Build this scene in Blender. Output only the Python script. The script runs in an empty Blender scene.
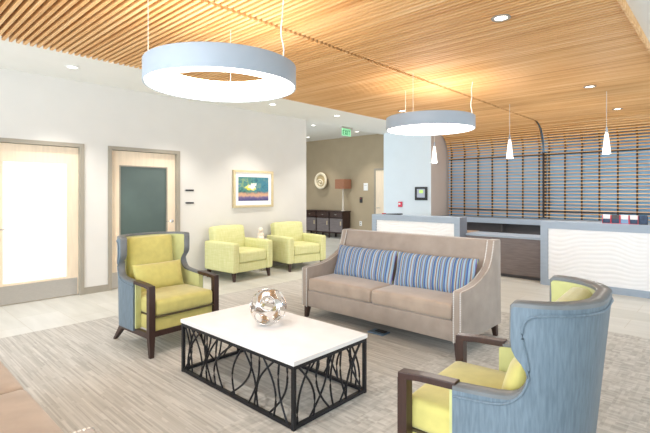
import bpy, bmesh, math, random
from mathutils import Vector, Matrix, geometry
random.seed(7)
S = bpy.context.scene
COL = S.collection
PI = math.pi

# ------------------------------------------------------------------ materials
def lin(c):
    return tuple(((v/255.0)/12.92 if v/255.0 <= 0.04045 else ((v/255.0+0.055)/1.055)**2.4) for v in c) + (1.0,)

class NT:
    def __init__(s, name):
        s.m = bpy.data.materials.new(name); s.m.use_nodes = True
        s.t = s.m.node_tree; s.n = s.t.nodes
        s.b = s.n['Principled BSDF']
    def add(s, typ, **kw):
        nd = s.n.new(typ)
        for k, v in kw.items():
            if k in nd.inputs: nd.inputs[k].default_value = v
            else: setattr(nd, k, v)
        return nd
    def link(s, a, b): s.t.links.new(a, b)
    def coords(s, scale=(1,1,1), rot=(0,0,0), src='Object'):
        tc = s.add('ShaderNodeTexCoord'); mp = s.add('ShaderNodeMapping')
        mp.inputs['Scale'].default_value = scale; mp.inputs['Rotation'].default_value = rot
        s.link(tc.outputs[src], mp.inputs['Vector']); return mp.outputs['Vector']
    def ramp(s, fac, stops, interp='LINEAR'):
        r = s.add('ShaderNodeValToRGB'); cr = r.color_ramp; cr.interpolation = interp
        while len(cr.elements) < len(stops): cr.elements.new(0.5)
        for e, (p, c) in zip(cr.elements, stops): e.position = p; e.color = c
        s.link(fac, r.inputs['Fac']); return r.outputs['Color']
    def bump(s, h, strength=0.2, dist=0.01):
        b = s.add('ShaderNodeBump'); b.inputs['Strength'].default_value = strength; b.inputs['Distance'].default_value = dist
        s.link(h, b.inputs['Height']); s.link(b.outputs['Normal'], s.b.inputs['Normal'])
    def mix(s, fac, a, b, mode='MIX'):
        m = s.add('ShaderNodeMix'); m.data_type = 'RGBA'; m.blend_type = mode
        for i, v in ((0, fac), (6, a), (7, b)):
            if hasattr(v, 'is_linked') or hasattr(v, 'links'): s.link(v, m.inputs[i])
            else: m.inputs[i].default_value = v
        return m.outputs[2]
    def math(s, op, a, b=0.0):
        m = s.add('ShaderNodeMath'); m.operation = op
        for i, v in ((0, a), (1, b)):
            if hasattr(v, 'links'): s.link(v, m.inputs[i])
            else: m.inputs[i].default_value = v
        return m.outputs[0]

def mat(name, c, rough=0.5, metal=0.0, var=0.06, scale=8.0, stretch=(1,1,1), bump=0.0, spec=0.5, sheen=0.0, emit=None, es=0.0):
    """procedural surface: base colour modulated by noise, optional bump"""
    t = NT(name)
    v = t.coords(stretch)
    nz = t.add('ShaderNodeTexNoise', Scale=scale, Detail=4.0)
    t.link(v, nz.inputs['Vector'])
    base = lin(c)
    lo = tuple(x*(1-var) for x in base[:3])+(1,); hi = tuple(min(1, x*(1+var)) for x in base[:3])+(1,)
    t.link(t.ramp(nz.outputs['Fac'], [(0.3, lo), (0.7, hi)]), t.b.inputs['Base Color'])
    t.b.inputs['Roughness'].default_value = rough; t.b.inputs['Metallic'].default_value = metal
    t.b.inputs['Specular IOR Level'].default_value = spec
    if sheen: t.b.inputs['Sheen Weight'].default_value = sheen
    if bump: t.bump(nz.outputs['Fac'], bump, 0.004)
    if emit is not None:
        t.b.inputs['Emission Color'].default_value = lin(emit); t.b.inputs['Emission Strength'].default_value = es
    return t.m

M = {}
M['wall'] = mat('white wall paint', (213,210,204), .85, var=.015, scale=3, spec=.2)
M['ceil'] = mat('white ceiling paint', (240,239,234), .9, var=.01, scale=3, spec=.1)
M['beige'] = mat('taupe wall paint', (176,160,134), .85, var=.03, scale=3, spec=.2)
M['pillar'] = mat('pale blue wall paint', (212,222,228), .85, var=.015, scale=3, spec=.2)
M['pillar2'] = mat('warm grey pillar side', (205,193,184), .85, var=.015, scale=3, spec=.2)
M['trim'] = mat('taupe trim paint', (152,145,131), .6, var=.03, scale=6)
M['maple'] = mat('pale maple veneer', (233,214,188), .5, var=.06, scale=5, stretch=(6,6,.6))
M['steel'] = mat('brushed steel', (190,185,178), .42, .75, var=.06, scale=20, stretch=(1,1,12))
M['chrome'] = mat('polished silver', (222,218,214), .16, .92, var=.03)
M['frost'] = mat('frosted glass painted glow', (226,236,246), .4, var=.01, emit=(228,240,255), es=.35)  # emission stands in for light from the bright room behind the pane
M['darkglass'] = mat('dark green glass', (74,90,84), .35, var=.2, scale=1.2, spec=.5)
M['black'] = mat('black plastic', (32,32,34), .5)
M['iron'] = mat('black wrought iron', (40,41,45), .45, .5, var=.15, scale=30, spec=.5)
M['espresso'] = mat('espresso stained wood', (58,38,32), .38, var=.22, scale=6, stretch=(8,8,1))
M['lime'] = mat('lime velvet', (200,190,114), .85, var=.07, scale=14, bump=.08, spec=.2, sheen=.35)
M['limeside'] = mat('pale lime velvet', (194,195,136), .85, var=.06, scale=14, bump=.08, spec=.2, sheen=.35)
M['limewelt'] = mat('dark welt cord', (84,74,48), .8)
M['rim'] = mat('grey blue leather', (112,116,118), .42, var=.12, scale=9, bump=.05, spec=.45)
M['taupe'] = mat('taupe velvet', (158,145,134), .88, var=.10, scale=7, bump=.06, spec=.15, sheen=.4)
M['taupeseat'] = mat('warm taupe velvet', (168,151,136), .88, var=.12, scale=6, bump=.06, spec=.15, sheen=.4)
M['nail'] = mat('pewter nailheads', (206,204,200), .35, .8)
M['marble'] = mat('white marble', (234,232,232), .32, var=.04, scale=6, spec=.4)
M['lamp_body'] = mat('pale grey lamp shell', (166,178,190), .5, var=.01)
M['lamp_glow'] = mat('lamp diffuser', (255,252,246), .5, var=.0, emit=(255,250,242), es=2.6)
M['lamp_up'] = mat('lamp upper diffuser', (255,240,220), .5, var=.0, emit=(255,238,214), es=7.5)
M['down_glow'] = mat('downlight lens', (255,252,246), .5, var=.0, emit=(255,250,242), es=6.0)
M['pend_glow'] = mat('opal glass', (255,250,244), .35, var=.0, emit=(255,246,236), es=1.1)
M['cable'] = mat('pale cable', (225,222,216), .5)
M['laminate'] = mat('grey blue laminate', (158,172,188), .5, var=.04, scale=5, stretch=(1,1,6))
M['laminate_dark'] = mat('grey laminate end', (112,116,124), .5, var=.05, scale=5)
M['white_panel'] = mat('white carved panel', (240,241,243), .6, var=.01)
M['slatewood'] = mat('dark walnut laminate', (116,107,106), .45, var=.2, scale=5, stretch=(1,8,14))
M['wood_shelf'] = mat('oak shelf', (170,145,122), .5, var=.15, scale=5, stretch=(1,8,14))
M['dark_recess'] = mat('dark grey laminate', (84,82,84), .7)  # even dark grey for recess parts, toe kick and one card
M['bluewall'] = mat('slate blue wall paint', (150,190,222), .8, var=.03, scale=2, spec=.2)
M['batten'] = mat('dark batten', (58,52,50), .7)
M['plenum'] = mat('brown plenum board', (125,82,48), .9, var=.1)
M['red'] = mat('red plastic', (205,40,70), .4)
M['white'] = mat('white plastic', (238,238,236), .45, var=.01)
M['lcd'] = mat('green display', (190,225,120), .3, var=.1, emit=(190,225,120), es=.25)
M['lcd_face'] = mat('grey panel face', (176,182,196), .4)
M['exit'] = mat('green translucent acrylic', (160,222,176), .3, var=.03, emit=(140,220,165), es=.35)
M['exit_letter'] = mat('green letters', (40,150,85), .4, emit=(30,150,80), es=.2)
M['gold'] = mat('champagne frame', (205,188,150), .4, .45, var=.08, scale=12)
M['matboard'] = mat('white mat board', (246,246,244), .8, var=.01)
M['shade'] = mat('rust linen shade', (158,110,84), .9, var=.08, scale=30, bump=.1)
M['clear'] = mat('pale glass stem', (226,216,200), .15, var=.02)
M['shell'] = mat('cream glazed ring', (238,226,200), .35, var=.15, scale=4)
M['shell2'] = mat('golden inner bowl', (196,176,136), .4, var=.2, scale=6)
M['screen'] = mat('dark blue print', (42,66,98), .5, var=.5, scale=18)
M['porcelain'] = mat('cream porcelain', (240,222,204), .35, var=.18, scale=18)
M['navy'] = mat('steel blue lid', (110,135,160), .35, .5)

def blue_vinyl():
    t = NT('blue woven vinyl')
    v = t.coords((1,1,1))
    w = t.add('ShaderNodeTexNoise', Scale=1.0, Detail=3.0)
    v2 = t.coords((90,90,12)); t.link(v2, w.inputs['Vector'])
    t.link(t.ramp(w.outputs['Fac'], [(.3, lin((92,108,120))), (.7, lin((110,127,139)))]), t.b.inputs['Base Color'])
    t.b.inputs['Roughness'].default_value = .45; t.bump(w.outputs['Fac'], .25, .003)
    return t.m
M['vinyl'] = blue_vinyl()

def chair_tweed():
    t = NT('pale lime tweed')
    w = t.add('ShaderNodeTexNoise', Scale=1.0, Detail=3.0); t.link(t.coords((5,5,70)), w.inputs['Vector'])
    w2 = t.add('ShaderNodeTexNoise', Scale=1.0, Detail=3.0); t.link(t.coords((60,60,5)), w2.inputs['Vector'])
    f = t.math('MULTIPLY', w.outputs['Fac'], w2.outputs['Fac'])
    t.link(t.ramp(f, [(.08, lin((202,202,142))), (.45, lin((220,218,168)))]), t.b.inputs['Base Color'])
    t.b.inputs['Roughness'].default_value = .9; t.b.inputs['Specular IOR Level'].default_value = .15
    t.bump(f, .2, .004); return t.m
M['tweed'] = chair_tweed()

def slat_wood():
    t = NT('honey fir slats')
    nz = t.add('ShaderNodeTexNoise', Scale=1.0, Detail=5.0); t.link(t.coords((1.2,40,40)), nz.inputs['Vector'])
    n2 = t.add('ShaderNodeTexNoise', Scale=1.0, Detail=1.0); t.link(t.coords((.35,16,16)), n2.inputs['Vector'])
    f = t.math('ADD', t.math('MULTIPLY', nz.outputs['Fac'], .4), t.math('MULTIPLY', n2.outputs['Fac'], .6))
    t.link(t.ramp(f, [(.30, lin((204,150,94))), (.5, lin((228,180,122))), (.68, lin((242,204,152)))]), t.b.inputs['Base Color'])
    t.b.inputs['Roughness'].default_value = .55; t.b.inputs['Specular IOR Level'].default_value = .3
    return t.m
M['slat'] = slat_wood()

def carpet():
    t = NT('streaked carpet tile')
    TS = .5
    tc = t.add('ShaderNodeTexCoord'); sep = t.add('ShaderNodeSeparateXYZ'); t.link(tc.outputs['Object'], sep.inputs[0])
    x, y = sep.outputs[0], sep.outputs[1]
    fx = t.math('FLOOR', t.math('DIVIDE', x, TS*2)); fy = t.math('FLOOR', t.math('DIVIDE', y, TS))
    cb = t.add('ShaderNodeCombineXYZ'); t.link(fx, cb.inputs[0]); t.link(fy, cb.inputs[1])
    wn = t.add('ShaderNodeTexWhiteNoise'); wn.noise_dimensions = '3D'; t.link(cb.outputs[0], wn.inputs['Vector'])
    # long streaks along X: thread rows of differing length and tone
    def streak(sx, sy, sc):
        r = t.math('FLOOR', t.math('MULTIPLY', y, sy))
        off = t.add('ShaderNodeTexWhiteNoise'); off.noise_dimensions = '1D'; t.link(r, off.inputs['W'])
        cx = t.math('FLOOR', t.math('ADD', t.math('MULTIPLY', x, sx), t.math('MULTIPLY', off.outputs['Value'], 7.0)))
        c = t.add('ShaderNodeCombineXYZ'); t.link(cx, c.inputs[0]); t.link(r, c.inputs[1]); c.inputs[2].default_value = sc
        w = t.add('ShaderNodeTexWhiteNoise'); w.noise_dimensions = '3D'; t.link(c.outputs[0], w.inputs['Vector'])
        return w.outputs['Value']
    a = streak(2.2, 95, 1.0); b = streak(3.0, 52, 2.0)
    nz = t.add('ShaderNodeTexNoise', Scale=1.0, Detail=3.0); t.link(t.coords((3,60,1)), nz.inputs['Vector'])
    big = t.add('ShaderNodeTexNoise', Scale=.7, Detail=2.0); t.link(t.coords((1,1,1)), big.inputs['Vector'])
    f1 = t.math('ADD', t.math('ADD', t.math('MULTIPLY', a, .28), t.math('MULTIPLY', b, .22)), t.math('MULTIPLY', nz.outputs['Fac'], .25))
    # woven-block field: short dashes in both directions
    def dash(u, v, su, sv, sc):
        c = t.add('ShaderNodeCombineXYZ'); t.link(t.math('FLOOR', t.math('MULTIPLY', u, su)), c.inputs[0]); t.link(t.math('FLOOR', t.math('MULTIPLY', v, sv)), c.inputs[1]); c.inputs[2].default_value = sc
        w = t.add('ShaderNodeTexWhiteNoise'); w.noise_dimensions = '3D'; t.link(c.outputs[0], w.inputs['Vector']); return w.outputs['Value']
    d1 = dash(x, y, 14, 48, 3.0); d2 = dash(y, x, 11, 48, 4.0)
    f2 = t.math('ADD', t.math('ADD', t.math('MULTIPLY', d1, .30), t.math('MULTIPLY', d2, .22)), t.math('MULTIPLY', nz.outputs['Fac'], .22))
    pick = t.math('GREATER_THAN', t.math('ADD', t.math('MULTIPLY', x, .55), t.math('MULTIPLY', wn.outputs['Value'], .5)), -.95)
    mm = t.add('ShaderNodeMix'); mm.data_type = 'FLOAT'; t.link(pick, mm.inputs[0]); t.link(f1, mm.inputs[2]); t.link(f2, mm.inputs[3])
    f = t.math('ADD', mm.outputs[0], t.math('MULTIPLY', wn.outputs['Value'], .10))
    f = t.math('ADD', f, t.math('MULTIPLY', big.outputs['Fac'], .15))
    t.link(t.ramp(f, [(.22, lin((162,159,153))), (.5, lin((185,182,176))), (.78, lin((205,202,196)))]), t.b.inputs['Base Color'])
    t.b.inputs['Roughness'].default_value = .95; t.b.inputs['Specular IOR Level'].default_value = .1
    t.bump(f, .25, .004); return t.m
M['carpet'] = carpet()

def tile():
    t = NT('pale stone tile')
    br = t.add('ShaderNodeTexBrick'); t.link(t.coords((1,1,1)), br.inputs['Vector'])
    br.offset = 0.5; br.inputs['Scale'].default_value = 1.0
    br.inputs['Brick Width'].default_value = .9; br.inputs['Row Height'].default_value = .45
    br.inputs['Mortar Size'].default_value = .003
    br.inputs['Color1'].default_value = lin((204,203,197)); br.inputs['Color2'].default_value = lin((190,189,181)); br.inputs['Mortar'].default_value = lin((176,168,152))
    nz = t.add('ShaderNodeTexNoise', Scale=1.0, Detail=4.0); t.link(t.coords((1.4,9,1)), nz.inputs['Vector'])
    c = t.mix(.35, br.outputs['Color'], t.ramp(nz.outputs['Fac'], [(.3, lin((180,179,171))), (.7, lin((214,213,206)))]))
    t.link(c, t.b.inputs['Base Color'])
    t.b.inputs['Roughness'].default_value = .4; t.b.inputs['Specular IOR Level'].default_value = .35
    return t.m
M['tile'] = tile()

def stripes():
    t = NT('multicolour striped cloth')
    tc = t.add('ShaderNodeTexCoord'); sep = t.add('ShaderNodeSeparateXYZ'); t.link(tc.outputs['Object'], sep.inputs[0])
    f = t.math('FRACT', t.math('DIVIDE', t.math('ADD', sep.outputs[0], 5.0), .215))
    B, LB, BR, LG, CR, VI, TQ = (78,94,150), (146,172,192), (136,118,110), (158,178,112), (196,186,178), (118,108,152), (98,138,166)
    seq = [B, LB, BR, CR, LB, VI, LG, B, TQ, CR, BR, LB, B, LG, VI, LB, BR, TQ]
    w = [1.2,1.6,1.1,.5,1.5,1,.5,1.4,1.2,.6,1.2,1.3,1.0,.6,1.1,1.6,1.0,1.0]
    tot = sum(w); p = 0; stops = []
    for c, k in zip(seq, w): stops.append((p/tot, lin(c))); p += k
    t.link(t.ramp(f, stops, 'CONSTANT'), t.b.inputs['Base Color'])
    t.b.inputs['Roughness'].default_value = .85; t.b.inputs['Specular IOR Level'].default_value = .15
    return t.m
M['stripes'] = stripes()

def painting():
    # garden path under trees, in object space: y runs along the wall, z up, picture centred on the origin
    t = NT('garden path painting')
    tc = t.add('ShaderNodeTexCoord'); sep = t.add('ShaderNodeSeparateXYZ')
    nz = t.add('ShaderNodeTexNoise', Scale=14.0, Detail=6.0); t.link(tc.outputs['Object'], nz.inputs['Vector'])
    nb = t.add('ShaderNodeTexNoise', Scale=9.0, Detail=5.0); t.link(tc.outputs['Object'], nb.inputs['Vector'])
    t.link(tc.outputs['Object'], sep.inputs[0])
    y = t.math('ADD', sep.outputs[1], t.math('MULTIPLY', t.math('SUBTRACT', nz.outputs['Fac'], .5), .30))
    z = t.math('ADD', sep.outputs[2], t.math('MULTIPLY', t.math('SUBTRACT', nz.outputs['Fac'], .5), .22))
    trees = t.ramp(nb.outputs['Fac'], [(.36, lin((44,92,100))), (.46, lin((84,142,124))), (.54, lin((58,116,130))), (.62, lin((132,164,116))), (.70, lin((70,120,150)))])
    right = t.ramp(t.math('ADD', t.math('MULTIPLY', y, 2.2), .3), [(0, (0,0,0,1)), (1, (1,1,1,1))])
    c = t.mix(t.math('MULTIPLY', right, .6), trees, lin((54,122,160)))
    def blob(cy, cz, ry, rz):
        a = t.math('DIVIDE', t.math('SUBTRACT', y, cy), ry); b = t.math('DIVIDE', t.math('SUBTRACT', z, cz), rz)
        d = t.math('ADD', t.math('MULTIPLY', a, a), t.math('MULTIPLY', b, b))
        return t.ramp(d, [(.6, (1,1,1,1)), (1.2, (0,0,0,1))])
    c = t.mix(blob(-.06, .03, .15, .075), c, lin((226,222,120)))
    c = t.mix(blob(-.03, .05, .11, .055), c, lin((246,244,240)))
    c = t.mix(blob(-.13, .005, .07, .05), c, lin((210,206,70)))
    ground = t.ramp(z, [(0.0, (0,0,0,1)), (.001, (0,0,0,1))])
    z = t.math('ADD', sep.outputs[2], t.math('MULTIPLY', t.math('SUBTRACT', nz.outputs['Fac'], .5), .09))
    gm = t.ramp(t.math('ADD', t.math('MULTIPLY', z, -8.0), -.45), [(0, (0,0,0,1)), (.35, (1,1,1,1))])
    gc = t.ramp(t.math('ADD', t.math('MULTIPLY', z, -5.0), -.1), [(.0, lin((70,60,90))), (.22, lin((186,140,116))), (.55, lin((206,166,136))), (.75, lin((116,100,140))), (1, lin((76,76,130)))])
    c = t.mix(gm, c, gc)
    t.link(c, t.b.inputs['Base Color']); t.b.inputs['Roughness'].default_value = .6
    return t.m
M['painting'] = painting()

# ------------------------------------------------------------------ mesh helpers
def obj(name, bm, m, parent=None, smooth=False, loc=None, recalc=True):
    if recalc: bmesh.ops.recalc_face_normals(bm, faces=bm.faces)
    me = bpy.data.meshes.new(name); bm.to_mesh(me); bm.free()
    for x in (m if isinstance(m, (list, tuple)) else [m]): me.materials.append(x)
    if smooth:
        me.polygons.foreach_set('use_smooth', [True]*len(me.polygons))
        try: me.set_sharp_from_angle(angle=math.radians(45))
        except Exception: pass
    o = bpy.data.objects.new(name, me); COL.objects.link(o)
    if parent: o.parent = parent
    if loc: o.location = loc
    return o

def thing(name, label, cat, loc=(0,0,0), rz=0.0, group=None):
    o = bpy.data.objects.new(name, None); COL.objects.link(o)
    o.empty_display_size = .1
    o.location = loc; o.rotation_euler = (0,0,rz)
    o['label'] = label; o['category'] = cat
    if group: o['group'] = group
    return o
def tag(o, label, cat, group=None):
    o['label'] = label; o['category'] = cat
    if group: o['group'] = group
    return o
def struct(o): o['kind'] = 'structure'; return o
def dup(root, loc, rz, label, group=None):
    r = root.copy(); COL.objects.link(r); r.location = loc; r.rotation_euler = (0,0,rz); r['label'] = label
    if group: r['group'] = group
    for ch in list(root.children):
        c = ch.copy(); COL.objects.link(c); c.parent = r
        for g in list(ch.children):
            d = g.copy(); COL.objects.link(d); d.parent = c
    return r

def box(bm, x0, x1, y0, y1, z0, z1, bev=0.0, mi=0, seg=2):
    vs = [bm.verts.new(p) for p in ((x0,y0,z0),(x1,y0,z0),(x1,y1,z0),(x0,y1,z0),(x0,y0,z1),(x1,y0,z1),(x1,y1,z1),(x0,y1,z1))]
    fs = [bm.faces.new([vs[i] for i in q]) for q in ((3,2,1,0),(4,5,6,7),(0,1,5,4),(1,2,6,5),(2,3,7,6),(3,0,4,7))]
    for f in fs: f.material_index = mi
    if bev:
        es = list({e for f in fs for e in f.edges})
        bmesh.ops.bevel(bm, geom=es, offset=bev, segments=seg, affect='EDGES', profile=.5)
    return bm
def B(*a, **k): return box(bmesh.new(), *a, **k)

def taper(bm, top, bot, ht, hb):
    """four-sided leg from centre top (half size ht) to centre bot (half size hb)"""
    a = [bm.verts.new((bot[0]+sx*hb[0], bot[1]+sy*hb[1], bot[2])) for sx, sy in ((-1,-1),(1,-1),(1,1),(-1,1))]
    b = [bm.verts.new((top[0]+sx*ht[0], top[1]+sy*ht[1], top[2])) for sx, sy in ((-1,-1),(1,-1),(1,1),(-1,1))]
    bm.faces.new(a[::-1]); bm.faces.new(b)
    for i in range(4): bm.faces.new((a[i], a[(i+1)%4], b[(i+1)%4], b[i]))
    return bm

def cushion(cx, cy, cz, sx, sy, sz, r=.03, bx=0, by=0, bz=0, n=8, pinch=0.0):
    """rounded box with crowned faces"""
    bm = bmesh.new()
    def vals(h):
        q = [-h, -h+.12*r, -h+.4*r, -h+r]
        mid = [(-h+r)+(2*(h-r))*i/n for i in range(1, n)]
        return q + mid + [-v for v in reversed(q)]
    hx, hy, hz = sx/2, sy/2, sz/2
    X, Y, Z = vals(hx), vals(hy), vals(hz)
    cache = {}
    def vert(x, y, z):
        k = (round(x,6), round(y,6), round(z,6))
        if k in cache: return cache[k]
        q = Vector((max(-hx+r, min(hx-r, x)), max(-hy+r, min(hy-r, y)), max(-hz+r, min(hz-r, z))))
        p = Vector((x,y,z)); d = p-q
        if d.length > 1e-9: d.normalize(); p = q+d*r
        u, v, w = p.x/hx, p.y/hy, p.z/hz
        cu, cv, cw = [max(0, 1-t*t) for t in (u,v,w)]
        o = Vector((u*bx*cv*cw, v*by*cu*cw, w*bz*cu*cv))
        p = p+o
        if pinch: p.x *= 1-pinch*(1-cw)*.0
        cache[k] = bm.verts.new((p.x+cx, p.y+cy, p.z+cz)); return cache[k]
    def face(A, Bv, f):
        for i in range(len(A)-1):
            for j in range(len(Bv)-1):
                try: bm.faces.new((f(A[i],Bv[j]), f(A[i+1],Bv[j]), f(A[i+1],Bv[j+1]), f(A[i],Bv[j+1])))
                except ValueError: pass
    for s in (-1, 1):
        face(X, Y, lambda a, b: vert(a, b, s*hz)); face(X, Z, lambda a, b: vert(a, s*hy, b)); face(Y, Z, lambda a, b: vert(s*hx, a, b))
    return bm

def pillow(w, h, t, nu=22, nv=12):
    """knife-edge pillow lying in the XZ plane, thickness along Y"""
    bm = bmesh.new(); rows = []
    for s in (-1, 1):
        g = []
        for i in range(nu+1):
            u = -1+2*i/nu; u = math.sin(u*PI/2)
            row = []
            for j in range(nv+1):
                v = math.sin((-1+2*j/nv)*PI/2)
                th = t/2*(max(0,1-u**4)**.6)*(max(0,1-v**4)**.6)
                ex = 1-.05*(1-v*v); ez = 1-.05*(1-u*u)
                row.append(bm.verts.new((u*w/2*ex, s*th, v*h/2*ez)))
            g.append(row)
        for i in range(nu):
            for j in range(nv): bm.faces.new((g[i][j], g[i+1][j], g[i+1][j+1], g[i][j+1]))
    bmesh.ops.remove_doubles(bm, verts=bm.verts, dist=1e-5)
    return bm

def prism(poly, x0, x1, axis='x', bev=0.0, seg=2):
    """polygon of (a,b) extruded: axis x -> (x,a,b); axis y -> (a,y,b); axis z -> (a,b,z)"""
    bm = bmesh.new()
    def P(t, a, b): return {'x': (t,a,b), 'y': (a,t,b), 'z': (a,b,t)}[axis]
    v0 = [bm.verts.new(P(x0,a,b)) for a, b in poly]; v1 = [bm.verts.new(P(x1,a,b)) for a, b in poly]
    bm.faces.new(v0[::-1]); bm.faces.new(v1)
    n = len(poly)
    for i in range(n): bm.faces.new((v0[i], v0[(i+1)%n], v1[(i+1)%n], v1[i]))
    bmesh.ops.recalc_face_normals(bm, faces=bm.faces)
    if bev:
        es = [e for e in bm.edges if len(e.link_faces) == 2 and (e.calc_face_angle(0) > .6)]
        bmesh.ops.bevel(bm, geom=es, offset=bev, segments=seg, affect='EDGES', profile=.5)
    return bm

def tube(bm, pts, r, seg=8, flat=None):
    pts = [Vector(p) for p in pts]; rings = []
    up = Vector((0,0,1))
    for i, p in enumerate(pts):
        d = (pts[min(i+1,len(pts)-1)]-pts[max(i-1,0)]).normalized()
        a = d.cross(up)
        if a.length < 1e-3: a = d.cross(Vector((1,0,0)))
        a.normalize(); b = a.cross(d).normalized()
        rr = r[i] if isinstance(r, (list, tuple)) else r
        rings.append([bm.verts.new(p + a*math.cos(2*PI*k/seg)*rr + b*math.sin(2*PI*k/seg)*rr*(flat or 1)) for k in range(seg)])
    for i in range(len(rings)-1):
        for k in range(seg): bm.faces.new((rings[i][k], rings[i][(k+1)%seg], rings[i+1][(k+1)%seg], rings[i+1][k]))
    bm.faces.new(rings[0][::-1]); bm.faces.new(rings[-1])
    return bm
def T(*a, **k): return tube(bmesh.new(), *a, **k)

def lathe(prof, seg=32, c=(0,0), bm=None, mi=0):
    bm = bm or bmesh.new(); rings = []
    for r, z in prof:
        if r < 1e-6: rings.append([bm.verts.new((c[0], c[1], z))])
        else: rings.append([bm.verts.new((c[0]+r*math.cos(2*PI*k/seg), c[1]+r*math.sin(2*PI*k/seg), z)) for k in range(seg)])
    for a, b in zip(rings, rings[1:]):
        for k in range(seg):
            q = [a[k%len(a)], a[(k+1)%len(a)], b[(k+1)%len(b)], b[k%len(b)]]
            u = []
            for v in q:
                if v not in u: u.append(v)
            if len(u) >= 3:
                f = bm.faces.new(u); f.material_index = mi
    return bm

# ------------------------------------------------------------------ camera
HC = 1.5
cam = bpy.data.objects.new('camera', bpy.data.cameras.new('camera')); COL.objects.link(cam)
cam.data.sensor_width = 36; cam.data.lens = 441/650*36; cam.data.shift_y = -23.5/650
cam.location = (0,0,HC); cam.rotation_euler = (PI/2, 0, math.radians(42.9)); cam.data.clip_start = .05
S.camera = cam

# ------------------------------------------------------------------ setting
WX = -7.05; CZ = 3.14; HZ = 3.38; HY = 11.4; WE = 6.97
XA, XJ, XB = -5.55, -3.19, -.70   # wood ceiling: left edge, joint, right edge
# floor: carpet and tile walkway
struct(obj('floor', B(XA, 5.0, -4.0, 5.6, -.1, 0), M['carpet']))
bm = bmesh.new(); box(bm, -12.5, XA, -4.0, 12, -.1, 0); box(bm, XA, 5.0, 5.6, 12, -.1, 0)
struct(obj('floor', bm, M['tile']))
# left wall with two door openings
D1 = (1.16, 2.349); D2 = (2.69, 3.885); DT = 2.225
bm = bmesh.new()
for y0, y1, z0 in ((-4.0, D1[0], 0), (D1[0], D1[1], DT), (D1[1], D2[0], 0), (D2[0], D2[1], DT), (D2[1], WE, 0)):
    box(bm, WX-.2, WX, y0, y1, z0, HZ)
struct(obj('wall_left', bm, M['wall']))
bm = bmesh.new(); box(bm, WX-.6, WX-.5, .9, 4.2, 0, 2.6); struct(obj('wall_corridor', bm, M['beige']))
# pillar wall next to reception
bm = B(WX, -5.6, 9.95, HY+.1, 0, HZ)
for f in bm.faces:
    if f.normal.x > .5 or f.calc_center_median().x > -5.65: f.material_index = 1  # side face gets the warmer grey
struct(obj('wall_pillar', bm, [M['pillar'], M['pillar2']]))
struct(obj('wall_hall', B(-12.5, WX, HY, HY+.12, 0, HZ), M['beige']))
struct(obj('wall_hall_end', B(-12.62, -12.5, WE-.2, HY, 0, HZ), M['beige']))
struct(obj('wall_reception', B(-5.6, 4.0, 10.90, 11.1, 0, HZ+.1), M['bluewall']))
# ceilings
bm = bmesh.new(); box(bm, WX-.2, XA, -4.0, 10.97, CZ, CZ+.3); struct(obj('ceiling', bm, M['ceil']))
struct(obj('ceiling', B(-12.6, WX-.2, WE-1.0, HY+.1, HZ, HZ+.06), M['ceil']))
struct(obj('ceiling', B(XB, 5.0, -4.0, 10.97, CZ, CZ+.3), M['ceil']))
struct(obj('ceiling', B(XA, XB, -4.0, 10.97, 3.42, 3.46), M['plenum']))
struct(obj('wall_right_light_block', B(4.0, 4.2, -4.0, 3.6, 0, HZ), M['wall']))  # unseen wall, added and cut short to block daylight from the right
# baseboards
struct(obj('baseboard_left', (lambda bm: (box(bm, WX, WX+.015, D1[1], D2[0], 0, .1), box(bm, WX, WX+.015, D2[1], WE, 0, .1), box(bm, WX, WX+.015, -4, D1[0], 0, .1), bm)[-1])(bmesh.new()), M['trim']))
struct(obj('baseboard_hall', B(-12.5, WX, HY-.015, HY, 0, .1), M['trim']))

# wood slat ceiling that curves down into the slat wall (two panels with a joint)
YC, RC, YW = 10.08, .65, 10.73
def slat_panel(x0, x1):
    bm = bmesh.new(); pitch = .0625; w, h = .027, .062; zb = 3.08
    y = -1.0
    while y < YC:
        box(bm, x0, x1, y, y+w, zb, zb+h); y += pitch
    # curve: centre (YC, zb-RC)
    n = 16; cz = zb-RC
    for i in range(n):
        a = (i+.5)/n*PI/2
        ca, sa = math.cos(a), math.sin(a)
        o = Vector((0, YC, cz)); rad = Vector((0, sa, ca)); tan = Vector((0, ca, -sa))
        def q(r, t): return o+rad*r+tan*t
        c = [q(RC, -w/2), q(RC, w/2), q(RC+h, w/2), q(RC+h, -w/2)]
        v = [bm.verts.new((x, p.y, p.z)) for x in (x0, x1) for p in c]
        for f in ((0,1,2,3),(7,6,5,4),(0,4,5,1),(1,5,6,2),(2,6,7,3),(3,7,4,0)): bm.faces.new([v[k] for k in f])
    z = cz-.03
    while z > .93:
        box(bm, x0, x1, YW, YW+.034, z-.017, z); z -= .075
    return bm
def batten_set(xs):
    bm = bmesh.new()
    for x in xs:
        box(bm, x-.02, x+.02, -1.0, YC, 3.142, 3.19)
        box(bm, x-.016, x+.016, YW+.035, YW+.06, .9, 2.45)
        for i in range(8):
            a0, a1 = i/8*PI/2, (i+1)/8*PI/2; r0, r1 = RC+.062, RC+.10
            v = [bm.verts.new((xx, YC+r*math.sin(a), 3.08-RC+r*math.cos(a))) for xx in (x-.016, x+.016) for r, a in ((r0,a0),(r0,a1),(r1,a1),(r1,a0))]
            for f in ((0,1,2,3),(7,6,5,4),(0,4,5,1),(1,5,6,2),(2,6,7,3),(3,7,4,0)): bm.faces.new([v[k] for k in f])
    return bm
for x0, x1 in ((XA, XJ-.025), (XJ+.025, XB)):
    struct(obj('ceiling', slat_panel(x0, x1), M['slat']))
    n = int((x1-x0)/.35)
    xs = [x0+.08+(x1-x0-.16)*i/n for i in range(n+1)]
    struct(obj('trim', batten_set(xs), M['batten']))
bm = bmesh.new()
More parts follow.
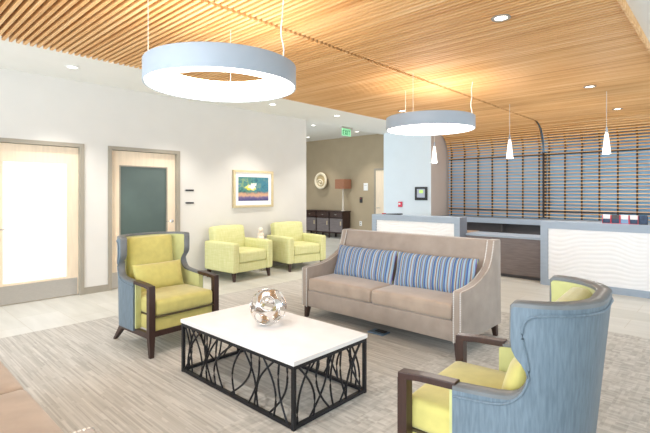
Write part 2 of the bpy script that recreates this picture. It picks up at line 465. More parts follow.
box(bm, XA, XB, YW+.06, YW+.08, 2.36, 2.385); box(bm, XA, XB, YW+.06, YW+.08, 1.07, 1.095)
struct(obj('trim', bm, M['batten']))
struct(obj('trim', (lambda bm: (box(bm, XJ-.04, XJ+.04, -1, YC, 3.16, 3.18), box(bm, XJ-.04, XJ+.04, YW+.06, YW+.08, .93, 2.43), bm)[-1])(bmesh.new()), M['batten']))
bm = bmesh.new(); box(bm, XB, XB+.02, -1.0, YC, 3.06, 3.2); struct(obj('trim', bm, M['slat']))

# doors in the left wall
def door(idx, ys, glassmat, label_handle_side):
    y0, y1 = ys; fw = .055
    bm = bmesh.new()
    box(bm, WX-.14, WX+.02, y0, y0+fw, 0, DT); box(bm, WX-.14, WX+.02, y1-fw, y1, 0, DT); box(bm, WX-.14, WX+.02, y0+fw, y1-fw, DT-fw, DT)
    d = bpy.data.objects.new('door_%d' % idx, None); COL.objects.link(d); struct(d)
    obj('door_frame', bm, M['trim'], d)
    a, b = y0+fw, y1-fw; xf = WX-.06; st = .14
    bm = bmesh.new(); t = .045
    box(bm, xf-t, xf, a, a+st, .008, DT-fw-.004); box(bm, xf-t, xf, b-st, b, .008, DT-fw-.004)
    box(bm, xf-t, xf, a+st, b-st, 1.94, DT-fw-.004); box(bm, xf-t, xf, a+st, b-st, .008, .27)
    leaf = obj('door_leaf', bm, M['maple'], d)
    bm = bmesh.new(); s = .018
    for q in ((a+st, a+st+s, .27, 1.94), (b-st-s, b-st, .27, 1.94), (a+st+s, b-st-s, 1.94-s, 1.94), (a+st+s, b-st-s, .27, .27+s)):
        box(bm, xf-t, xf+.006, q[0], q[1], q[2], q[3])
    obj('glazing_bead', bm, M['maple'] if idx == 1 else M['trim'], leaf)
    obj('glass_pane', B(xf-.03, xf-.02, a+st+s, b-st-s, .27+s, 1.94-s), glassmat, leaf)
    obj('kick_plate', B(xf, xf+.003, a+.015, b-.015, .012, .255), M['steel'], leaf)
    hy = a+.06 if label_handle_side < 0 else b-.06
    h = obj('door_handle', T([(xf, hy, 1.02), (xf+.05, hy, 1.02), (xf+.055, hy-label_handle_side*.02, 1.02), (xf+.055, hy-label_handle_side*.12, 1.02)], .010), M['chrome'], leaf, True)
    obj('handle_rose', lathe([(0,0),(.028,0),(.028,.008),(0,.008)], 20), M['chrome'], h).matrix_local = Matrix.Translation((xf, hy, 1.02)) @ Matrix.Rotation(PI/2, 4, 'Y')
    return d
door(1, D1, M['frost'], -1)
door(2, D2, M['darkglass'], 1)

# door at the back of the hall
d3 = bpy.data.objects.new('door_3', None); COL.objects.link(d3); struct(d3)
bm = bmesh.new(); y = HY
box(bm, -8.44, -8.38, y-.03, y, 0, 2.28); box(bm, -7.40, -7.34, y-.03, y, 0, 2.28); box(bm, -8.38, -7.40, y-.03, y, 2.22, 2.28)
obj('door_frame', bm, M['trim'], d3)
obj('door_leaf', B(-8.38, -7.40, y-.014, y, .01, 2.22), M['maple'], d3)
obj('door_handle', T([(-8.3, y-.014, 1.03), (-8.3, y-.06, 1.03), (-8.18, y-.065, 1.03)], .011), M['chrome'], d3, True)

# ------------------------------------------------------------------ lights set in ceilings
def downlight(name_label, x, y, z, trim='white', power=40, group='downlights', col=(1,.95,.88), size=95, tilt=0):
    t = thing('recessed_downlight', name_label, 'downlight', (x,y,z), 0, group)
    obj('trim_ring', lathe([(.058,-.001),(.082,-.001),(.085,-.006),(.08,-.012),(.06,-.012),(.055,-.004)], 28), M[trim], t, True)
    obj('lens', lathe([(0,-.005),(.058,-.005),(.058,-.001)], 28), M['down_glow'], t)
    if power:
        l = bpy.data.lights.new('downlight_lamp', 'SPOT'); l.energy = power; l.color = col; l.spot_size = math.radians(size); l.spot_blend = .6; l.shadow_soft_size = .06
        o = bpy.data.objects.new('downlight_lamp', l); COL.objects.link(o); o.location = (x,y,z-.03); o.rotation_euler = (0, tilt, 0)
G = 'white recessed downlights in the plain ceiling'
downlight('recessed downlight in white ceiling in front of the frosted glass door', -6.30, 1.96, CZ, power=110, group=G)
downlight('recessed downlight in white ceiling hidden behind the near ring lamp', -6.26, 3.63, CZ, power=110, group=G)
downlight('recessed downlight in white ceiling just right of the near ring lamp rim', -6.24, 5.30, CZ, power=110, group=G)
downlight('recessed downlight nearest the wood ceiling edge, above and left of exit sign', -6.16, 7.00, CZ, power=80, group=G)
downlight('recessed downlight in the hall ceiling, left of the exit sign', -8.54, 8.72, HZ, power=30, group=G)
downlight('recessed downlight farthest back in the hall, beside the white wall corner', -10.5, 10.46, HZ, power=80, group=G)
downlight('recessed downlight in the hall ceiling, right of the exit sign', -8.47, 10.55, HZ, power=80, group=G)
downlight('recessed downlight in white ceiling nearest the viewer, over the near left wall end', -6.30, .30, CZ, power=80, group=G)
G = 'downlights between the wooden slats'
downlight('unseen downlight added in the wood slats to brighten the corner sofa', -2.4, .45, 3.078, trim='trim', power=160, group=G)  # added out of view to brighten the corner sofa
for (x, y, lb) in ((-1.54, 3.98, 'largest recessed downlight in the wood slats at top right'), (-1.57, 7.44, 'recessed downlight in the wood slats, middle one of the right hand row'),
                   (-1.61, 9.77, 'recessed downlight in the wood slats nearest the curved slat wall'), (-4.67, 7.20, 'recessed downlight in the wood slats left of the far ring lamp')):
    downlight(lb, x, y, 3.078, trim='trim', power=60, group=G)

# ring lamps
def ring_lamp():
    t = thing('ring_pendant_lamp', 'nearer large grey ring pendant lamp hanging above the coffee table seating', 'pendant lamp', (-3.15, 2.12, 2.385), 0, 'large ring pendant lamps')
    R, r, h = .62, .475, .175
    obj('outer_shell', lathe([(R-.012,.004),(R-.004,0),(R,.006),(R,h-.004),(R-.006,h),(R-.015,h),(R-.015,.01)], 96), M['lamp_body'], t, True)
    obj('diffuser', lathe([(R-.016,.004),(r,.004),(r,h-.01),(r+.01,h-.01),(r+.01,.014),(R-.016,.014)], 96), M['lamp_glow'], t, True)
    obj('upper_diffuser', lathe([(r+.012,h-.012),(R-.017,h-.012),(R-.017,h-.004),(r+.012,h-.004)], 96), M['lamp_up'], t)
    for k, a in enumerate((math.radians(43+335), math.radians(43+95), math.radians(43+215))):
        x, y = (R-.03)*math.cos(a), (R-.03)*math.sin(a)
        if k == 0:   # the feed cable hangs a little slack
            tp = 3.08-2.385
            pts = [(x-.012*math.sin(i/16*PI)*(1 if i < 9 else .6) + .006*math.sin(i*.9), y+.01*math.sin(i*.6), h-.005+(tp-h)*i/16) for i in range(17)]
            obj('power_cable', T(pts, .006, 8), M['cable'], t, True)
        elif k in (1, 2):
            obj('suspension_wire', T([(x,y,h-.005),(x,y,3.08-2.385)], .0028, 6), M['cable'], t)
    return t
rl = ring_lamp()
dup(rl, (-3.20, 5.65, 2.40), math.radians(20), 'farther grey ring pendant lamp hanging before the reception desk')

# cone pendants above the reception
def cone_pendant():
    t = thing('cone_pendant_lamp', 'white cone pendant hanging over the white panelled right desk', 'pendant lamp', (-1.46, 8.0, 2.11), 0, 'small white cone pendants over the desks')
    obj('glass_shade', lathe([(0,.0),(.045,.0),(.058,.006),(.056,.03),(.026,.30),(.018,.33)], 28), M['pend_glow'], t, True)
    obj('cap', lathe([(.019,.328),(.018,.35),(.008,.42),(0,.42)], 20), M['lamp_body'], t, True)
    obj('suspension_wire', T([(0,0,.41),(0,0,.97)], .004, 6), M['cable'], t)
    return t
cp = cone_pendant()
dup(cp, (-2.94, 8.0, 2.12), 0, 'white cone pendant hanging over the gap between the two desks')
dup(cp, (-4.43, 8.0, 2.11), 0, 'white cone pendant hanging below the far ring lamp, over the left desk')

# ------------------------------------------------------------------ wing chairs
def wing_chair():
    t = thing('wing_chair', 'lime velvet wing chair left of the coffee table, dark wood arms and blue outside', 'armchair', (0,0,0), 0, 'lime and blue wing chairs')
    XBk, HB, RR, HW = -.44, .07, .29, .36
    L1 = HB+RR*PI/2
    def path(s, d):
        sg = 1 if s >= 0 else -1; a = abs(s)
        if a <= HB: return Vector((XBk+d, sg*a, 0))
        if a <= L1:
            th = (a-HB)/RR
            return Vector((XBk+RR-(RR-d)*math.cos(th), sg*(HB+(RR-d)*math.sin(th)), 0))
        return Vector((XBk+RR+(a-L1), sg*(HW-d), 0))
    prof = [(.0,1.06),(.15,1.06),(.3,1.06),(.42,1.06),(.49,1.059),(.521,1.057),(.530,1.047),(.531,.98),(.531,.92),(.527,.885),(.512,.858),(.487,.832),(.466,.80),(.459,.77),(.464,.742),(.48,.716),(.505,.695),(.54,.680),(.60,.670),(.69,.662),(.78,.655)]
    def rake(x, z): return x + .085*max(0, 1.06-z)/.86*max(0, min(1, (-.12-x)/.32))
    def panel(half, d0, d1, step=.035):
        # closed shell from an unrolled outline (s,z) mapped onto the U-shaped plan
        full = [(-s, z) for s, z in reversed(half)] + half
        clean = []
        for p in full:
            if not clean or (abs(p[0]-clean[-1][0])+abs(p[1]-clean[-1][1])) > 1e-5: clean.append(p)
        # refine edges
        poly = []
        for i, p in enumerate(clean):
            q = clean[(i+1) % len(clean)]; n = max(1, int(math.hypot(q[0]-p[0], q[1]-p[1])/step))
            for k in range(n): poly.append((p[0]+(q[0]-p[0])*k/n, p[1]+(q[1]-p[1])*k/n))
        def inside(x, y):
            c = False; j = len(poly)-1
            for i in range(len(poly)):
                xi, yi = poly[i]; xj, yj = poly[j]
                if (yi > y) != (yj > y) and x < (xj-xi)*(y-yi)/(yj-yi)+xi: c = not c
                j = i
            return c
        pts = [Vector(p) for p in poly]; ss = max(abs(p[0]) for p in poly)
        x = -ss
        while x < ss:
            y = .15
            while y < 1.06:
                if inside(x, y) and min((x-p[0])**2+(y-p[1])**2 for p in poly) > (step*.55)**2: pts.append(Vector((x, y)))
                y += step*1.3
            x += step
        nb = len(poly)
        vv, ee, ff, *_ = geometry.delaunay_2d_cdt(pts, [(i, (i+1) % nb) for i in range(nb)], [list(range(nb))], 1, 1e-6)
        bm = bmesh.new()
        A = []; C = []
        for v in vv:
            p = path(v.x, d0); q = path(v.x, d1)
            A.append(bm.verts.new((rake(p.x, v.y), p.y, v.y))); C.append(bm.verts.new((rake(q.x, v.y), q.y, v.y)))
        cnt = {}
        for f in ff:
            bm.faces.new([A[i] for i in f]); bm.faces.new([C[i] for i in reversed(f)])
            for i in range(len(f)):
                a, b = f[i], f[(i+1) % len(f)]; cnt[(a,b)] = 1
        for (a, b) in list(cnt):
            if (b, a) not in cnt: bm.faces.new((A[a], C[a], C[b], A[b]))
        return bm
    outer = [(0,1.045)]+[(s, z-.012) for s, z in prof[1:]] + [(.78,.20),(.4,.20),(0,.20)]
    # bottom outline must close through the centre only once
    outer = [p for p in outer if not (p[0] == 0 and p[1] < .5)]
    outer[0] = (0, 1.048)
    obj('outer_shell', panel(outer, -.004, .012), M['vinyl'], t, True)
    inner = [(s - (.004 if .44 < s < .54 and z < 1.04 else 0), z-.014) for s, z in prof] + [(.79,.638),(.80,.632),(.80,.22),(.4,.22)]
    obj('inner_upholstery', panel(inner, .0125, .060), M['limeside'], t, True)
    # welted rim following the edge
    bm = bmesh.new(); rings = []; pr = [(-s, z) for s, z in reversed(prof[1:])] + prof
    fine = []
    for i in range(len(pr)-1):
        n = max(1, int(math.hypot(pr[i+1][0]-pr[i][0], pr[i+1][1]-pr[i][1])/.02))
        for k in range(n): fine.append((pr[i][0]+(pr[i+1][0]-pr[i][0])*k/n, pr[i][1]+(pr[i+1][1]-pr[i][1])*k/n))
    fine.append(pr[-1])
    prof8 = [(-.031,-.012),(-.031,.002),(-.025,.007),(0,.009),(.025,.007),(.031,.002),(.031,-.012)]
    for i, (s, z) in enumerate(fine):
        a = fine[max(0,i-1)]; b = fine[min(len(fine)-1,i+1)]
        ds, dz = b[0]-a[0], b[1]-a[1]; l = math.hypot(ds, dz) or 1
        ns, nz = -dz/l, ds/l        # normal pointing away from the panel
        ring = []
        for d, e in prof8:
            p = path(s+ns*e, .028+d)
            ring.append(bm.verts.new((rake(p.x, z), p.y, z+nz*e)))
        rings.append(ring)
    for a, b in zip(rings, rings[1:]):
        for k in range(len(prof8)): bm.faces.new((a[k], a[(k+1)%len(prof8)], b[(k+1)%len(prof8)], b[k]))
    bm.faces.new(rings[0]); bm.faces.new(rings[-1][::-1])
    rim = obj('edge_band', bm, M['rim'], t, True)
    # thin welt cords on the outside
    bm = bmesh.new()
    off = []
    hp = [q for q in fine if q[0] >= 0]
    for i in range(len(hp)):
        a = hp[max(0,i-1)]; b = hp[min(len(hp)-1,i+1)]; ds, dz = b[0]-a[0], b[1]-a[1]; l = math.hypot(ds, dz) or 1
        q = (hp[i][0]+dz/l*.036, hp[i][1]-ds/l*.036)
        if min(math.hypot(q[0]-k[0], q[1]-k[1]) for k in hp) > .0352: off.append(q)
    for _ in range(12):
        off = [off[0]]+[((off[k-1][0]+2*off[k][0]+off[k+1][0])/4, (off[k-1][1]+2*off[k][1]+off[k+1][1])/4) for k in range(1, len(off)-1)]+[off[-1]]
    pts = [(path(max(0, s_), -.006), z) for s_, z in off]
    for sg in (1, -1): tube(bm, [(rake(p.x, z), sg*p.y, z) for p, z in pts], .006, 6)
    obj('welt_cord', bm, M['vinyl'], rim, True)
    # wood
    for sg in (1, -1):
        x0 = XBk+RR+(.77-L1)
        obj('arm_cap', prism([(x0,.640),(x0,.672),(.27,.664),(.382,.652),(.382,.618),(.27,.632)], sg*.33-.028, sg*.33+.028, 'y', .004), M['espresso'], t)
        bm = bmesh.new(); taper(bm, (.358, sg*.330, .625), (.358, sg*.330, .20), (.024,.028), (.024,.028)); taper(bm, (.358, sg*.330, .20), (.364, sg*.330, 0), (.024,.028), (.016,.018))
        obj('arm_post', bm, M['espresso'], t)
        obj('leg', taper(bmesh.new(), (-.27, sg*.25, .20), (-.41, sg*.29, 0), (.04,.03), (.016,.016)), M['espresso'], t)
        obj('side_rail', B(-.20, .345, sg*.33-.018, sg*.33+.018, .17, .222), M['espresso'], t)
    obj('front_rail', B(.34, .375, -.305, .305, .185, .235), M['espresso'], t)
    obj('seat_base', cushion(.03, 0, .29, .67, .60, .14, .02, n=4), M['lime'], t, True)
    obj('seat_welt', B(-.2, .383, -.298, .298, .356, .368, .004), M['limewelt'], t)
    obj('seat_cushion', cushion(.06, 0, .44, .64, .60, .15, .035, bz=.02, bx=.01), M['lime'], t, True)
    b = obj('back_cushion', cushion(0, 0, 0, .11, .47, .58, .04, bx=.02), M['lime'], t, True)
    b.location = (-.275, 0, .755); b.rotation_euler = (0, -.10, 0)
    return t
wc = wing_chair()
wc.scale = (1.03, 1.06, 1.0); wc.location = (-4.275, 2.19, 0); wc.rotation_euler = (0, 0, math.radians(3))
near_chair = dup(wc, (-.825, 2.17, 0), math.radians(184), 'lime velvet wing chair in the right foreground, blue vinyl back turned to the viewer')
near_chair.scale = (.985, 1.05, 1.0)
def lumbar(label, loc, rz, tilt=-.28, w=.54, h=.29):
    p = obj('lumbar_pillow', pillow(w, h, .14), M['lime'], None, True); tag(p, label, 'pillow', 'lime lumbar pillows on the wing chairs')
    p.location = loc; p.rotation_mode = 'XYZ'
    p.matrix_world = Matrix.Translation(loc) @ Matrix.Rotation(rz, 4, 'Z') @ Matrix.Rotation(tilt, 4, 'Y') @ Matrix.Rotation(PI/2, 4, 'Z')
    return p
lumbar('lime lumbar pillow on the left wing chair facing the viewer', (-4.375, 2.18, .64), math.radians(3))
lumbar('lime lumbar pillow half hidden inside the foreground wing chair', (-.71, 2.17, .65), math.radians(184))

# ------------------------------------------------------------------ sofas
def sofa():
    t = thing('sofa', 'long taupe velvet two-seat sofa with nailhead trim and striped pillows, facing the coffee table', 'sofa', (0,0,0), 0, 'taupe velvet sofas')
    W = 1.03
    arm = [(-.46,.135),(-.46,.585),(-.452,.598),(-.43,.603),(-.3,.607),(-.18,.618),(-.1,.635),(-.02,.658),(.06,.690),(.12,.716),(.18,.755),(.228,.82),(.262,.90),(.292,1.0),(.304,1.015),(.43,1.015),(.445,1.005),(.46,.135)]
    for sg in (-1, 1):
        a = obj('arm', prism(arm, sg*W-sg*.09, sg*W, 'x', .006), M['taupe'], t, True)
        # nailhead rows follow the front edge of the arm, inside and outside
        line = arm[0:15]
        for off in (.012, .078):
            bm = bmesh.new(); acc = 0
            for i in range(len(line)-1):
                p, q = line[i], line[i+1]; L = math.hypot(q[0]-p[0], q[1]-p[1])
                while acc < L:
                    f = acc/L; y = p[0]+(q[0]-p[0])*f; z = p[1]+(q[1]-p[1])*f
                    ny, nz = -(q[1]-p[1])/L, (q[0]-p[0])/L
                    x = sg*(W-.09+off)
                    o = Vector((x, y+ny*.001, z+nz*.001)); n = Vector((0, ny, nz)); u = Vector((1,0,0)); w = n.cross(u); R_ = .0078
                    top = bm.verts.new(o+n*.005); ring = [bm.verts.new(o+u*math.cos(k*PI/3)*R_+w*math.sin(k*PI/3)*R_) for k in range(6)]
                    for k in range(6): bm.faces.new((top, ring[k], ring[(k+1)%6]))
                    acc += .0165
                acc -= L
            obj('nailhead_trim', bm, M['nail'], a, True)
        bm = bmesh.new()
        obj('leg', taper(bm, (sg*.975, -.41, .14), (sg*.982, -.425, 0), (.03,.03), (.02,.02)), M['espresso'], t)
        obj('leg', taper(bmesh.new(), (sg*.975, .40, .14), (sg*.982, .43, 0), (.03,.03), (.02,.02)), M['espresso'], t)
    obj('base', B(-.94, .94, -.445, .40, .135, .325, .008), M['taupe'], t, True)
    obj('back', prism([(.13,.2),(.15,.45),(.30,.995),(.31,1.01),(.43,1.01),(.445,1.0),(.46,.135),(.10,.135)], -.94, .94, 'x', .008), M['taupe'], t, True)
    for sg in (-1, 1):
        obj('seat_cushion', cushion(sg*.469, -.155, .40, .934, .60, .15, .035, bz=.018, by=.006, n=10), M['taupeseat'], t, True)
    return t
sf = sofa(); sf.location = (-2.83, 4.20, 0)
dup(sf, (-2.76, .18, 0), PI, 'taupe velvet sofa whose seat corner just enters the bottom left of the frame')
def striped(label, loc, rz):
    p = obj('striped_pillow', pillow(.93, .40, .17, 28, 14), M['stripes'], None, True); tag(p, label, 'pillow', 'striped pillows on the sofa')
    p.matrix_world = Matrix.Translation(loc) @ Matrix.Rotation(rz, 4, 'Z') @ Matrix.Rotation(-.30, 4, 'X')
striped('blue striped lumbar pillow at the left end of the sofa', (-3.285, 4.23, .645), math.radians(-2))
striped('blue striped lumbar pillow at the right end of the sofa', (-2.345, 4.215, .645), math.radians(4))

# ------------------------------------------------------------------ coffee table
def coffee_table():
    t = thing('coffee_table', 'low white topped coffee table with black branch pattern iron base', 'table', (-2.72, 2.27, 0))
    hx, hy, h = .69, .375, .44
    obj('table_top', B(-hx-.006, hx+.006, -hy-.006, hy+.006, h-.03, h, .003), M['marble'], t)
    s = .024; a, b = hx-s/2, hy-s/2; zt = h-.032
    for sx in (-1, 1):
        for sy in (-1, 1):
            obj('leg', B(sx*a-s/2, sx*a+s/2, sy*b-s/2, sy*b+s/2, 0, zt), M['iron'], t)
    for z0, z1 in ((zt-s, zt), (.006, .006+s)):
        for sy in (-1, 1): obj('rail', B(-a+s/2, a-s/2, sy*b-s/2, sy*b+s/2, z0, z1), M['iron'], t)
        for sx in (-1, 1): obj('rail', B(sx*a-s/2, sx*a+s/2, -b+s/2, b-s/2, z0, z1), M['iron'], t)
    zb, zc = .026, zt-s+.004
    # branches: (start along side at the bottom, end at the top, bow) as fractions of the side
    longs = [(.02,.07,.06),(.10,.02,.02),(.06,.20,-.05),(.20,.09,.05),(.19,.27,.03),(.31,.24,-.03),(.27,.38,-.05),(.42,.37,-.04),(.36,.52,-.08),(.53,.60,-.05),(.50,.68,.07),(.70,.61,.05),(.66,.75,.03),(.73,.86,-.06),(.86,.78,.05),(.82,.95,.05),(.96,.90,-.03)]
    shorts = [(.05,.22,-.06),(.24,.05,.09),(.20,.44,.08),(.46,.30,-.09),(.52,.54,-.05),(.60,.76,.07),(.72,.64,-.05),(.70,.92,-.07),(.92,.80,.05)]
    def side(list_, p0, p1, nrm, flip):
        p0 = Vector(p0); p1 = Vector(p1); n = Vector(nrm)
        for i, (u0, u1, bow) in enumerate(list_):
            if flip: u0, u1, bow = 1-u0, 1-u1, -bow
            pts = []
            for k in range(11):
                f = k/10; u = u0+(u1-u0)*f + bow*math.sin(f*PI)
                u = max(.012, min(.988, u))
                p = p0+(p1-p0)*u + n*(.004 if i % 2 else -.004); pts.append((p.x, p.y, zb+(zc-zb)*f))
            obj('branch_bar', T(pts, .0075, 6), M['iron'], t, True)
    side(longs, (-a,-b,0), (a,-b,0), (0,1,0), False); side(longs, (-a,b,0), (a,b,0), (0,1,0), True)
    side(shorts, (a,-b,0), (a,b,0), (1,0,0), False); side(shorts, (-a,-b,0), (-a,b,0), (1,0,0), True)
coffee_table()

def open_sphere():
    R = .147; hole = math.radians(26.0)
    bm = bmesh.new(); bmesh.ops.create_icosphere(bm, subdivisions=6, radius=1.0)
    ph = (1+5**.5)/2
    ico = [Vector(v).normalized() for a in (1,-1) for b in (ph,-ph) for v in ((0,a,b),(a,b,0),(b,0,a))]
    rot = Matrix.Rotation(.5, 3, 'X') @ Matrix.Rotation(.3, 3, 'Y') @ Matrix.Rotation(.9, 3, 'Z')
    ico = [rot @ v for v in ico]
    holes = []
    for i, c in enumerate(ico): holes.append((c, hole*(1.0 if i % 3 else .86)))
    kill = []
    for v in bm.verts:
        for c, hh in holes:
            a = v.co.angle(c)
            if a < hh-.018: kill.append(v); break
            if a < hh+.012:
                ax = c.cross(v.co).normalized(); v.co = Matrix.Rotation(hh, 3, ax) @ c; break
    bmesh.ops.delete(bm, geom=kill, context='VERTS')
    for v in bm.verts: v.co *= R
    bmesh.ops.recalc_face_normals(bm, faces=bm.faces)
    o = obj('openwork_sphere', bm, M['chrome'], None, True)
    md = o.modifiers.new('shell', 'SOLIDIFY'); md.thickness = .010; md.offset = -1
    o.location = (-2.75, 2.29, .44+R-.001)
    tag(o, 'silver openwork sphere with round holes on the white coffee table', 'ornament')
open_sphere()

# ------------------------------------------------------------------ club chairs by the left wall
def club_chair():
    t = thing('club_chair', 'pale lime tweed club chair by the left wall, nearer one under the painting', 'armchair', (0,0,0), 0, 'pale lime club chairs along the left wall')
    # faces +X; depth .86, width .86
    for sg in (-1, 1):
        obj('arm', cushion(.0, sg*.385, .40, .82, .14, .50, .03, bz=.006, n=5), M['tweed'], t, True)
        obj('leg', taper(bmesh.new(), (.34, sg*.385, .16), (.36, sg*.395, 0), (.03,.03), (.018,.018)), M['espresso'], t)
        obj('leg', taper(bmesh.new(), (-.34, sg*.385, .16), (-.37, sg*.395, 0), (.03,.03), (.018,.018)), M['espresso'], t)
    obj('base', cushion(.02, 0, .225, .74, .63, .15, .015, n=3), M['tweed'], t, True)
    obj('seat_cushion', cushion(.07, 0, .40, .66, .625, .19, .04, bz=.02, bx=.01), M['tweed'], t, True)
    b = obj('back', cushion(0, 0, 0, .20, .71, .70, .055, bx=.03, bz=.015), M['tweed'], t, True)
    b.location = (-.315, 0, .545); b.rotation_euler = (0, -.14, 0)
    return t
cc = club_chair(); cc.location = (-6.55, 4.77, 0); cc.rotation_euler = (0,0,math.radians(3))
dup(cc, (-6.50, 6.14, 0), math.radians(-9), 'pale lime tweed club chair farther back by the white wall corner')

def side_table():
    t = thing('side_table', 'small chrome side table between the two pale lime club chairs', 'table', (-6.74, 5.42, 0))
    obj('table_top', lathe([(0,.58),(.15,.58),(.155,.586),(.155,.598),(.15,.604),(0,.604)], 36), M['marble'], t, True)
    obj('stem', T([(0,0,.02),(0,0,.585)], .018, 12), M['chrome'], t, True)
    obj('base', lathe([(0,0),(.15,0),(.15,.012),(.03,.03),(.018,.06),(0,.06)], 36), M['chrome'], t, True)
side_table()
o = obj('figurine', lathe([(0,.604),(.062,.604),(.07,.62),(.06,.65),(.05,.67),(.062,.70),(.058,.72),(.03,.735),(.026,.745),(.045,.765),(.05,.79),(.04,.815),(.018,.828),(0,.83)], 24), M['porcelain'], None, True)
o.location = (-6.74, 5.42, 0); tag(o, 'small cream porcelain ornament on the side table between the club chairs', 'ornament')

# ------------------------------------------------------------------ reception desks
def wavy_panel(x0, x1, y, z0, z1):
    bm = bmesh.new(); nx = int((x1-x0)/.02); nz = 60; g = []
    for i in range(nx+1):
        row = []
        for j in range(nz+1):
            x = x0+(x1-x0)*i/nx; z = z0+(z1-z0)*j/nz
            ph = 2.2*math.sin(x*3.1+z*2.3)+1.3*math.sin(x*6.7-z*3.0+1)+.8*math.sin(x*12+2)
            k = math.sin(z*50+ph)
            row.append(bm.verts.new((x, y-.006*abs(k)-.002, z)))
        g.append(row)
    for i in range(nx):
        for j in range(nz): bm.faces.new((g[i][j], g[i+1][j], g[i+1][j+1], g[i][j+1]))
    return bm
def desk(x0, x1, label, side_mat):
    t = thing('reception_desk', label, 'reception desk', ((x0+x1)/2, 7.72, 0), 0, 'white panelled reception desks')
    a, b = x0-(x0+x1)/2, x1-(x0+x1)/2; y0, y1, h = 0, .30, 1.04
    bm = bmesh.new(); s = .115
    box(bm, a, a+s, y0, y1, 0, h-s); box(bm, b-s, b, y0, y1, 0, h-s); box(bm, a, b, y0, y1, h-s, h); box(bm, a+s, b-s, y0, y1, 0, .10)
    for f in bm.faces:
        bmesh.ops.recalc_face_normals(bm, faces=[f])
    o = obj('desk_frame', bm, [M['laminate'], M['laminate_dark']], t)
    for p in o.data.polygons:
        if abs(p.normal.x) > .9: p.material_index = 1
    obj('core_panel', B(a+s, b-s, .03, .28, .10, h-s), M['laminate'], t)
    obj('wave_panel', wavy_panel(a+s, b-s, .022, .10, h-s), M['white_panel'], t, True)
    obj('work_surface', B(a+.02, b-.02, .30, .90, .70, .74), M['wood_shelf'], t)
    obj('support_panel', B(a+.04, b-.04, .82, .86, 0, .70), M['laminate'], t)
    return t
desk(-5.78, -3.75, 'grey blue framed reception desk with white panel, left one behind the sofa', None)
desk(-2.34, 1.4, 'grey blue framed reception desk with white wave panel at the right edge', None)
t = thing('low_counter', 'low dark wood counter between the two white panelled reception desks', 'counter', (-3.045, 7.95, 0))
obj('front_panel', B(-.70, .70, .02, .06, .06, .70), M['slatewood'], t)
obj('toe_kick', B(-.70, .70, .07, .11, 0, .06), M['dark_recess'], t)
obj('counter_top', B(-.70, .70, 0, .55, .70, .74, .004), M['laminate'], t)
t = thing('back_counter', 'long low back counter with grey blue top below the slat wall', 'counter', (-3.15, 10.15, 0))
obj('counter_top', B(-2.40, 2.35, 0, .56, .80, .92), M['laminate'], t)
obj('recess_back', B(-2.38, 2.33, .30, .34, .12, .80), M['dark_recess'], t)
obj('shelf', B(-2.38, 2.33, .02, .56, .50, .56), M['wood_shelf'], t)
obj('base_panel', B(-2.38, 2.33, .04, .08, 0, .50), M['wood_shelf'], t)
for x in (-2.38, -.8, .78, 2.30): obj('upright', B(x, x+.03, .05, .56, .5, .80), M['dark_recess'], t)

# items on and around the desks
cards = [(-1.426, 'white', 'brochure holder farthest left on the right desk, white over dark blue card', 'screen'), (-1.312, 'dark_recess', 'brochure holder second from left on the right desk, dark card', 'screen'),
         (-1.198, 'white', 'brochure holder in the middle of the five, white top and pale blue foot', 'navy'), (-1.084, 'white', 'brochure holder second from right, white over navy card', 'screen'), (-.97, 'screen', 'brochure holder farthest right on the desk, all dark blue', 'screen')]
for i, (x, top, lb, low) in enumerate(cards):
    w = .055
    t = thing('brochure_holder', lb, 'brochure holder', (x, 7.80, 1.04), 0, 'brochure holders in a row on the right desk')
    bm = bmesh.new(); em = M['red'] if i < 4 else M['black']
    box(bm, -w, -w+.006, .0, .03, 0, .125); box(bm, w-.006, w, .0, .03, 0, .125); box(bm, -w+.006, w-.006, .0, .03, 0, .006)
    obj('holder_frame', bm, em, t)
    obj('card_top', B(-w+.008, w-.008, .012, .018, .07, .135), M[top], t)
    obj('card_foot', B(-w+.008, w-.008, .010, .018, .006, .07), M[low], t)

t = thing('document_tray', 'slim dark tray lying on the left reception desk', 'tray', (-5.35, 7.90, 1.04))
obj('tray_body', prism([(-.22,0),(.20,0),(.20,.028),(.16,.03),(-.22,.012)], -.06, .06, 'y', .003), M['black'], t)
obj('tray_end', B(-.26, -.22, -.05, .05, 0, .022), M['red'], t)
t = thing('fire_alarm_pull', 'red fire alarm pull station on the pale wall above the left desk', 'alarm', (-6.50, 9.95, 1.20))
obj('alarm_box', B(-.055, .055, -.045, .002, -.07, .07, .006), M['red'], t)
obj('pull_handle', B(-.035, .02, -.056, -.045, -.01, .035, .003), M['white'], t)
t = thing('alarm_panel', 'black framed alarm panel with green display on the pale wall', 'control panel', (-5.87, 9.95, 1.485))
obj('panel_frame', (lambda bm: (box(bm, -.17, .17, -.05, -.001, .12, .17), box(bm, -.17, .17, -.05, -.001, -.17, -.10), box(bm, -.17, -.12, -.05, -.001, -.10, .12), box(bm, .12, .17, -.05, -.001, -.10, .12), bm)[-1])(bmesh.new()), M['black'], t)
obj('panel_face', B(-.12, .12, -.035, -.001, -.10, .12), M['lcd_face'], t)
obj('display', B(-.05, .06, -.04, -.035, .01, .09), M['lcd'], t)

